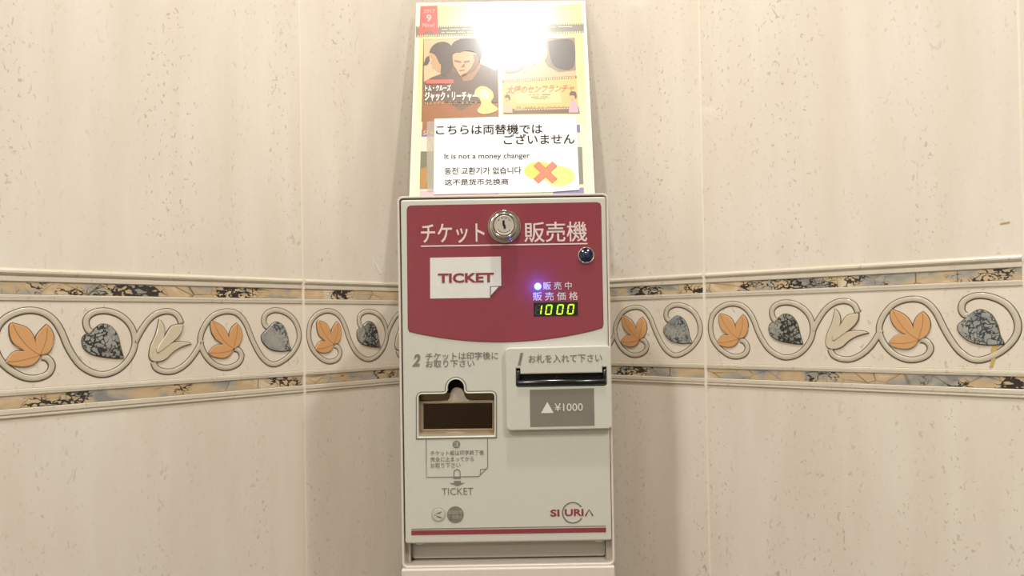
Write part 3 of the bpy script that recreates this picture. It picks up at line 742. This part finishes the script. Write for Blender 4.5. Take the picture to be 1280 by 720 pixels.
# ------------------------------------------------------------------ the laminated flyer leaning in the corner
SP = 0.985
dB = 0.21*FPX/232.0*SP; dT = 0.21*FPX/211.2*SP
PB = ORG+ray(627.6, 245.0)*dB; PT = ORG+ray(623.4, 2.6)*dT
xdir = (ORG+ray(743.6, 245)*dB)-(ORG+ray(511.6, 245)*dB); xdir.z *= 0.35; xdir.y = 0; xdir.normalize()
up = (PT-PB); vis = up.length; up.normalize(); up = (up-xdir*up.dot(xdir)).normalized()
nrm = xdir.cross(up).normalized()         # points away from the viewer or towards
if nrm.y > 0: nrm = -nrm
PWID = 0.21*SP; PHEI = 0.297*SP
ztop = yt_                                 # top of the machine housing
PT = PB+up*vis
hid = (PB.z-ztop-0.0004)/up.z
P0 = PB-up*hid
PLEN = vis+hid
print('poster length', PLEN, 'bottom y', P0.y, 'machine back', YF-BACK)
flyer = empty('flyer', P0)
mat_f = Matrix(((xdir.x, -nrm.x, up.x, P0.x), (xdir.y, -nrm.y, up.y, P0.y), (xdir.z, -nrm.z, up.z, P0.z), (0, 0, 0, 1)))
flyer.matrix_world = mat_f
tag(flyer, 'laminated film release flyer leaning in the corner on top of the ticket machine', 'flyer')
def fp(px, py):
    d = ray(px, py); t = (P0-ORG).dot(nrm)/d.dot(nrm); q = ORG+d*t-P0
    return (q.dot(xdir), q.dot(up))
def f1(L): return [fp(490+a/2.8786, b/2.8786) for a, b in L]          # coordinates of a close-up crop
def f2(L): return [fp(510+a/4.966, b/4.966) for a, b in L]
def f3(L): return [fp(624+a/12, 88+b/12) for a, b in L]
M_SHEET = NT('laminated_paper', 0.35)
t = M_SHEET
tc = t.n('TexCoord'); sx_ = t.n('SeparateXYZ'); t.l(tc.outputs['Object'], sx_.inputs[0])
ab = t.n('Math', operation='ABSOLUTE'); t.l(sx_.outputs[0], ab.inputs[0])
edge = t.ramp(t.mul(ab.outputs[0], 10.0), [(0.55, 0.0), (0.86, 1.0)])
hi = t.ramp(sx_.outputs[2], [(0.10, 0.0), (0.20, 1.0)])
nz = t.noise(tc.outputs['Object'], 22, 3)
gold = t.mix(nz, (250, 232, 170), (236, 198, 110))
c = t.mix(t.mul(t.ramp(sx_.outputs[2], [(0.24, 0.0), (0.28, 1.0)]), 0.8), (248, 240, 206), gold)
c = t.mix(t.mul(edge, hi), c, gold)
t.l(c, t.b.inputs['Base Color'])
t.b.inputs['Coat Weight'].default_value = 1.0; t.b.inputs['Coat Roughness'].default_value = 0.14
M_SHEET = t.m
def lam(name, col, **k): return princ('print_'+name, col, 0.4, coat=1.0, coat_rough=0.14, **k)
P_CREAM = princ('laminate_margin', (246, 240, 220), 0.3, coat=1.0, coat_rough=0.14)
TK = 0.0006
hw = PWID/2
plate('laminate', [rrect(-hw, 0, hw, PLEN, 0.002)], 0, TK, P_CREAM, flyer)
plate('sheet', [[(-hw+.005, .003), (hw-.005, .003), (hw-.005, PLEN-.004), (-hw+.005, PLEN-.004)]], TK-.0002, TK+.0001, M_SHEET, flyer)
F0 = TK+.0001
def fpl(nm, ol, mat, lv, par=flyer): return plate(nm, ol, F0+(lv-1)*.00008, F0+lv*.00008, mat, par)
# film strip band with perforations
fs_ = fpl('film_strip', [f1([(86, 96), (690, 84), (690, 120), (86, 135)])], lam('film', (140, 131, 112)), 1)
def perfs(x0, y0, x1, y1, n, w_, h_, fmap, mat, lv, par):
    ols = []
    for i in range(n):
        t_ = (i+.5)/n; x = x0+(x1-x0)*t_; y = y0+(y1-y0)*t_
        ols.append(fmap([(x-w_/2, y-h_/2), (x+w_/2, y-h_/2), (x+w_/2, y+h_/2), (x-w_/2, y+h_/2)]))
    o = fpl('perforation', ols, mat, lv, par); o['kind'] = 'stuff'; return o
P_PERF = lam('perforation', (240, 222, 160))
perfs(90, 99, 688, 87, 74, 4.5, 5.5, f1, P_PERF, 2, fs_); perfs(90, 131, 688, 117, 74, 4.5, 5.5, f1, P_PERF, 2, fs_)
dash = [f1([(x, y), (x+w_, y-.2), (x+w_, y+3.2), (x, y+3.4)]) for x, y, w_ in ((178, 106, 22), (206, 105, 40), (250, 104, 30), (284, 104, 34), (178, 117, 12), (196, 116.5, 34), (236, 116, 26), (270, 115, 44), (560, 97, 30), (598, 96, 50))]
o = fpl('caption_line', dash, lam('caption', (214, 206, 186)), 2, fs_); o['kind'] = 'stuff'
# red ribbon tag
rb = fpl('ribbon_tag', [f1([(103, 25), (163, 22), (166, 130), (135, 112), (98, 131)])], lam('red', (232, 98, 84)), 3)
def ftext(body, cx, cyy, w_, h_, lv, mat, par=flyer, **k):
    x, y = fp(490+cx/2.8786, cyy/2.8786); sx = .00095/2.8786*1.0
    x2, _ = fp(490+(cx+w_)/2.8786, cyy/2.8786); _, y2 = fp(490+cx/2.8786, (cyy+h_)/2.8786)
    return text('lettering', body, x, y, abs(x2-x), abs(y-y2), F0+(lv-1)*.00008, mat, par, thick=.00008, **k)
P_TAGT = lam('tag_text', (252, 200, 186))
ftext('2017', 134, 42, 40, 13, 4, P_TAGT, rb); ftext('9', 133, 67, 18, 26, 4, P_TAGT, rb, bold=.02); ftext('New!', 132, 92, 42, 15, 4, P_TAGT, rb)
# left picture
pic = fpl('left_picture', [f1([(113, 143), (380, 137), (384, 430), (106, 440)])], lam('picture_brown', (126, 92, 58)), 1)
fpl('picture_sky', [f2([(99, 248), (320, 245), (300, 330), (250, 420), (190, 490), (100, 510)])], lam('sky_cream', (214, 192, 146)), 2, pic)
fpl('picture_right_glow', [f2([(440, 245), (556, 243), (558, 420), (520, 470), (450, 420)])], lam('haze_cream', (226, 204, 160)), 2, pic)
fpl('picture_orange', [f2([(92, 700), (90, 560), (160, 600), (250, 640), (330, 690), (420, 640), (556, 600), (560, 840), (88, 840)])], lam('orange_brown', (168, 104, 50)), 2, pic)
fpl('woman_coat', [f2([(96, 560), (110, 505), (150, 482), (205, 462), (250, 470), (280, 520), (290, 600), (100, 650)])], lam('coat_brown', (112, 78, 58)), 3, pic)
fpl('woman_face', [f2([(138, 305), (150, 300), (200, 300), (215, 400), (205, 455), (178, 445), (168, 428), (158, 432), (148, 420), (156, 408), (140, 398), (150, 372), (132, 350)])], lam('face_tan', (206, 160, 112)), 4, pic)
fpl('woman_hair', [f2(smooth_path([(132, 330), (150, 292), (185, 268), (230, 264), (268, 286), (284, 340), (276, 410), (258, 462), (228, 476), (204, 458), (205, 410), (192, 392), (178, 360), (160, 338), (132, 330)], 3)[:-1]), f2([(100, 395), (112, 360), (132, 350), (136, 380), (122, 405), (98, 412)])], lam('hair_dark', (96, 74, 60)), 5, pic)
fpl('man_coat', [f2([(228, 640), (214, 560), (236, 470), (280, 440), (330, 485), (400, 450), (440, 398), (500, 420), (556, 450), (558, 640)])], lam('coat_dark', (108, 84, 62)), 6, pic)
fpl('man_neck', [f2([(330, 470), (400, 440), (440, 390), (452, 420), (400, 500), (345, 510)])], lam('neck', (168, 120, 80)), 7, pic)
fpl('man_face', [f2(smooth_path([(276, 345), (300, 330), (345, 322), (405, 328), (440, 350), (440, 400), (412, 440), (372, 466), (338, 482), (318, 466), (304, 440), (282, 405), (276, 345)], 3)[:-1])], lam('face_light', (214, 166, 118)), 7, pic)
fpl('man_face_shade', [f2([(340, 405), (352, 398), (350, 422), (330, 424)]), f2([(285, 376), (330, 384), (332, 396), (292, 388)]), f2([(345, 384), (380, 378), (384, 390), (350, 396)]), f2([(318, 440), (352, 436), (350, 443), (322, 447)]), f2([(405, 340), (440, 350), (440, 400), (412, 440), (372, 466), (360, 462), (396, 420), (412, 380)])], lam('face_shadow', (140, 96, 66)), 8, pic)
fpl('man_hair', [f2(smooth_path([(272, 345), (266, 300), (290, 262), (340, 246), (400, 244), (440, 262), (460, 310), (456, 350), (442, 392), (432, 352), (408, 326), (360, 320), (318, 332), (296, 328), (272, 345)], 3)[:-1])], lam('hair_brown', (92, 74, 62)), 9, pic)
fpl('fire', [f2(smooth_path([(420, 560), (450, 540), (490, 545), (525, 575), (530, 610), (515, 640), (560, 680), (520, 705), (460, 712), (430, 690), (455, 650), (440, 610), (412, 600), (420, 560)], 3)[:-1])], lam('fire_yellow', (250, 214, 128)), 8, pic)
fpl('fire_core', [f2(smooth_path([(440, 575), (480, 560), (505, 590), (490, 620), (455, 610), (440, 575)], 3)[:-1])], lam('fire_core', (255, 240, 190)), 9, pic)
fpl('red_pill', [f1([(124, 289), (222, 288), (222, 303), (122, 304)])], lam('pill_red', (214, 104, 84)), 8, pic)
P_TW = lam('title_white', (255, 250, 238))
ftext('トム・クルーズ', 166, 319, 92, 23, 10, P_TW, pic, bold=.012, emb=.05)
ftext('ジャック・リーチャー', 212, 349, 188, 34, 10, P_TW, pic, bold=.012, emb=.05)
ftext('NEVER GO BACK', 214, 373, 190, 9, 10, lam('sub', (226, 200, 150)), pic, space=1.6)
# right picture
rp = fpl('right_picture', [f1([(396, 143), (658, 137), (662, 275), (396, 290)])], lam('picture_grey', (150, 130, 104)), 1)
fpl('picture_skin', [f1([(396, 270), (480, 265), (510, 240), (545, 215), (560, 240), (600, 262), (662, 255), (662, 276), (396, 291)])], lam('skin', (226, 186, 140)), 2, rp)
for hp in ([(400, 175), (440, 150), (480, 160), (490, 200), (470, 250), (410, 262)], [(560, 150), (650, 148), (654, 240), (610, 250), (575, 225)]):
    fpl('picture_hair', [f1(smooth_path(hp+[hp[0]], 4)[:-1])], lam('grey_dark', (98, 84, 70)), 3, rp)
fpl('picture_face', [f1(smooth_path([(495, 165), (540, 158), (560, 190), (545, 225), (515, 235), (490, 205), (495, 165)], 3)[:-1])], lam('face_pale', (222, 190, 150)), 4, rp)
op = fpl('orange_banner', [f1([(396, 291), (664, 274), (672, 402), (400, 408)])], lam('orange', (250, 196, 118)), 2)
fpl('banner_glow', [f1([(440, 330), (600, 318), (610, 370), (450, 375)])], lam('yellow', (252, 226, 150)), 3, op)
fpl('banner_edge', [f1([(396, 291), (664, 274), (664.5, 283), (396, 300)]), f1([(400, 394), (671, 385), (676, 410), (401, 412)])], lam('film_brown', (128, 98, 66)), 3, op)
perfs(402, 296, 660, 279, 40, 3.4, 7, f1, lam('perf_cream', (250, 220, 160)), 4, op)
perfs(440, 397, 640, 391, 34, 3.2, 5, f1, lam('perf_cream', (250, 220, 160)), 4, op)
ftext('太陽のセンフランチャ', 534, 322, 246, 29, 4, lam('title_red', (232, 104, 60)), op, bold=.02, shear=.35, rot=0.02)
cap = [f3([(x, y), (x+w_, y), (x+w_, y+h_), (x, y+h_)]) for x, y, w_, h_ in ((440, 368, 40, 14), (500, 368, 40, 14), (560, 368, 44, 14), (645, 362, 120, 20), (480, 398, 110, 16), (620, 396, 110, 16), (520, 428, 180, 12))]
o = fpl('caption_line', cap, lam('cap_brown', (170, 120, 80)), 4, op); o['kind'] = 'stuff'
cap = [f3([(x, 550), (x+w_, 550), (x+w_, 572), (x, 572)]) for x, w_ in ((260, 26), (300, 20), (390, 30), (435, 20), (470, 30), (520, 24), (580, 30), (640, 24), (720, 30), (765, 26), (820, 30), (880, 28), (940, 40))]
o = fpl('caption_line', cap, lam('cap_red', (220, 120, 80)), 4, op); o['kind'] = 'stuff'
for (dx, hx, sc_, colr) in ((60, 120, 1.0, (232, 190, 160)), (1050, 1100, 1.35, (214, 176, 190))):
    base = 640
    ht = 375 if dx == 60 else 325
    fpl('figure_shirt', [f3([(dx-10, base), (dx+5, base-110), (dx+50, base-150*sc_*.95), (dx+90, base-140*sc_*.95), (dx+135, base-60), (dx+140, base)])], princ('print_shirt%d' % dx, colr, .4, coat=1, coat_rough=.13), 4, op)
    fpl('figure_face', [f3(smooth_path([(hx-28*sc_, ht+40*sc_), (hx+20*sc_, ht+30*sc_), (hx+22*sc_, ht+80*sc_), (hx, ht+100*sc_), (hx-24*sc_, ht+85*sc_), (hx-28*sc_, ht+40*sc_)], 3)[:-1])], lam('figure_face', (232, 178, 132)), 5, op)
    fpl('figure_hair', [f3(smooth_path([(hx-36*sc_, ht+45*sc_), (hx-30*sc_, ht+10*sc_), (hx, ht-4), (hx+36*sc_, ht+8*sc_), (hx+46*sc_, ht+60*sc_), (hx+30*sc_, ht+80*sc_), (hx+16*sc_, ht+45*sc_), (hx-36*sc_, ht+45*sc_)], 3)[:-1])], lam('figure_hair', (110, 82, 62)), 6, op)
# titles and small pictures at the edges of the notice
pb = fpl('purple_bar', [f1([(107, 466), (382, 458), (382, 484), (106, 494)]), f1([(396, 458), (676, 450), (677, 478), (396, 484)])], lam('purple', (138, 118, 170)), 1)
ftext('ジャ', 132, 479, 40, 18, 3, lam('bar_text', (236, 226, 240)), pb, bold=.02)
fpl('list_panel', [f1([(104, 496), (382, 488), (382, 536), (103, 540)]), f1([(396, 488), (678, 482), (680, 530), (396, 536)])], lam('pale_pink', (240, 226, 206)), 1)
sp1 = fpl('left_small_picture', [f1([(103, 546), (384, 540), (386, 674), (100, 682)])], lam('olive', (126, 124, 92)), 1)
fpl('small_picture_patch', [f1([(104, 610), (124, 600), (128, 640), (122, 680), (101, 682)])], lam('ochre', (192, 140, 70)), 2, sp1)
fpl('right_small_picture', [f1([(396, 540), (684, 530), (689, 664), (396, 674)])], lam('sage', (140, 140, 118)), 1)
fpl('pink_bar', [f1([(100, 688), (384, 682), (384, 715), (100, 718)])], lam('pink', (234, 196, 206)), 1)
fpl('violet_bar', [f1([(580, 680), (690, 676), (691, 712), (580, 716)])], lam('violet', (150, 136, 190)), 1)

# ------------------------------------------------------------------ the notice taped over it
M_PAPER = princ('white_paper', (250, 250, 248), 0.6)
notice = empty('notice', P0)
notice.matrix_world = mat_f
tag(notice, 'white paper notice in four languages taped over the lower half of the flyer', 'notice')
N0 = F0+0.0012
plate('paper', [f1([(153, 431), (400, 423), (658, 419), (663, 430), (674, 686), (560, 694), (150, 702)])], N0-.0003, N0, M_PAPER, notice)
M_INK = princ('ink', (52, 42, 36), 0.8, spec=0.15)
def ntext(body, x0, y0, x1, y1, mat=M_INK, **k):
    cx, cyy = (x0+x1)/2, (y0+y1)/2
    a_ = fp(490+x0/2.8786, cyy/2.8786); b_ = fp(490+x1/2.8786, cyy/2.8786); c_ = fp(490+cx/2.8786, y0/2.8786); d_ = fp(490+cx/2.8786, y1/2.8786)
    return text('lettering', body, (a_[0]+b_[0])/2, (c_[1]+d_[1])/2, abs(b_[0]-a_[0]), abs(c_[1]-d_[1]), N0, mat, notice, thick=.0001, **k)
ntext('こちらは両替機では', 159, 451, 541, 487, emb=.022)
ntext('ございません', 402, 485, 656, 522, emb=.022)
ntext('It is not a money changer', 189, 555, 496, 579, bold=.01)
ntext('동전 교환기가 없습니다', 190, 605, 465, 630, emb=.02)
ntext('这不是货币兑换商', 190, 647, 419, 669, emb=.018)
M_COIN = princ('coin_print', (246, 222, 106), 0.5, coat=.6); M_COIN2 = princ('coin_print_pale', (250, 232, 140), 0.5, coat=.6)
def fel(cx, cyy, rx, ry, n=36): return f1([(cx+rx*math.cos(2*math.pi*i/n), cyy+ry*math.sin(2*math.pi*i/n)) for i in range(n)])
plate('coin', [fel(531, 618, 55, 33)], N0, N0+.0001, M_COIN, notice)
plate('coin', [fel(602, 637, 55, 36)], N0, N0+.0002, M_COIN2, notice)
def xpoly(cx, cyy, a, w_, ys=0.92):
    pts = [(0, -w_), (a-w_, -a), (a, -a+w_), (w_, 0), (a, a-w_), (a-w_, a), (0, w_), (-a+w_, a), (-a, a-w_), (-w_, 0), (-a, -a+w_), (-a+w_, -a)]
    return [(cx+x, cyy+y*ys) for x, y in pts]
plate('cross_outline', [f1(xpoly(552, 624, 43, 18))], N0+.0002, N0+.0003, princ('cross_line', (190, 90, 66), .5), notice)
plate('cross', [f1(xpoly(552, 624, 40.5, 15.5))], N0+.0003, N0+.0004, princ('cross_red', (244, 140, 108), .5, coat=.6), notice)
plate('tape', [f1([(126, 440), (154, 438), (152, 690), (126, 692)])], F0+.0007, F0+.00085, princ('clear_tape', (236, 226, 208), 0.2, coat=1, alpha=0.35), notice)
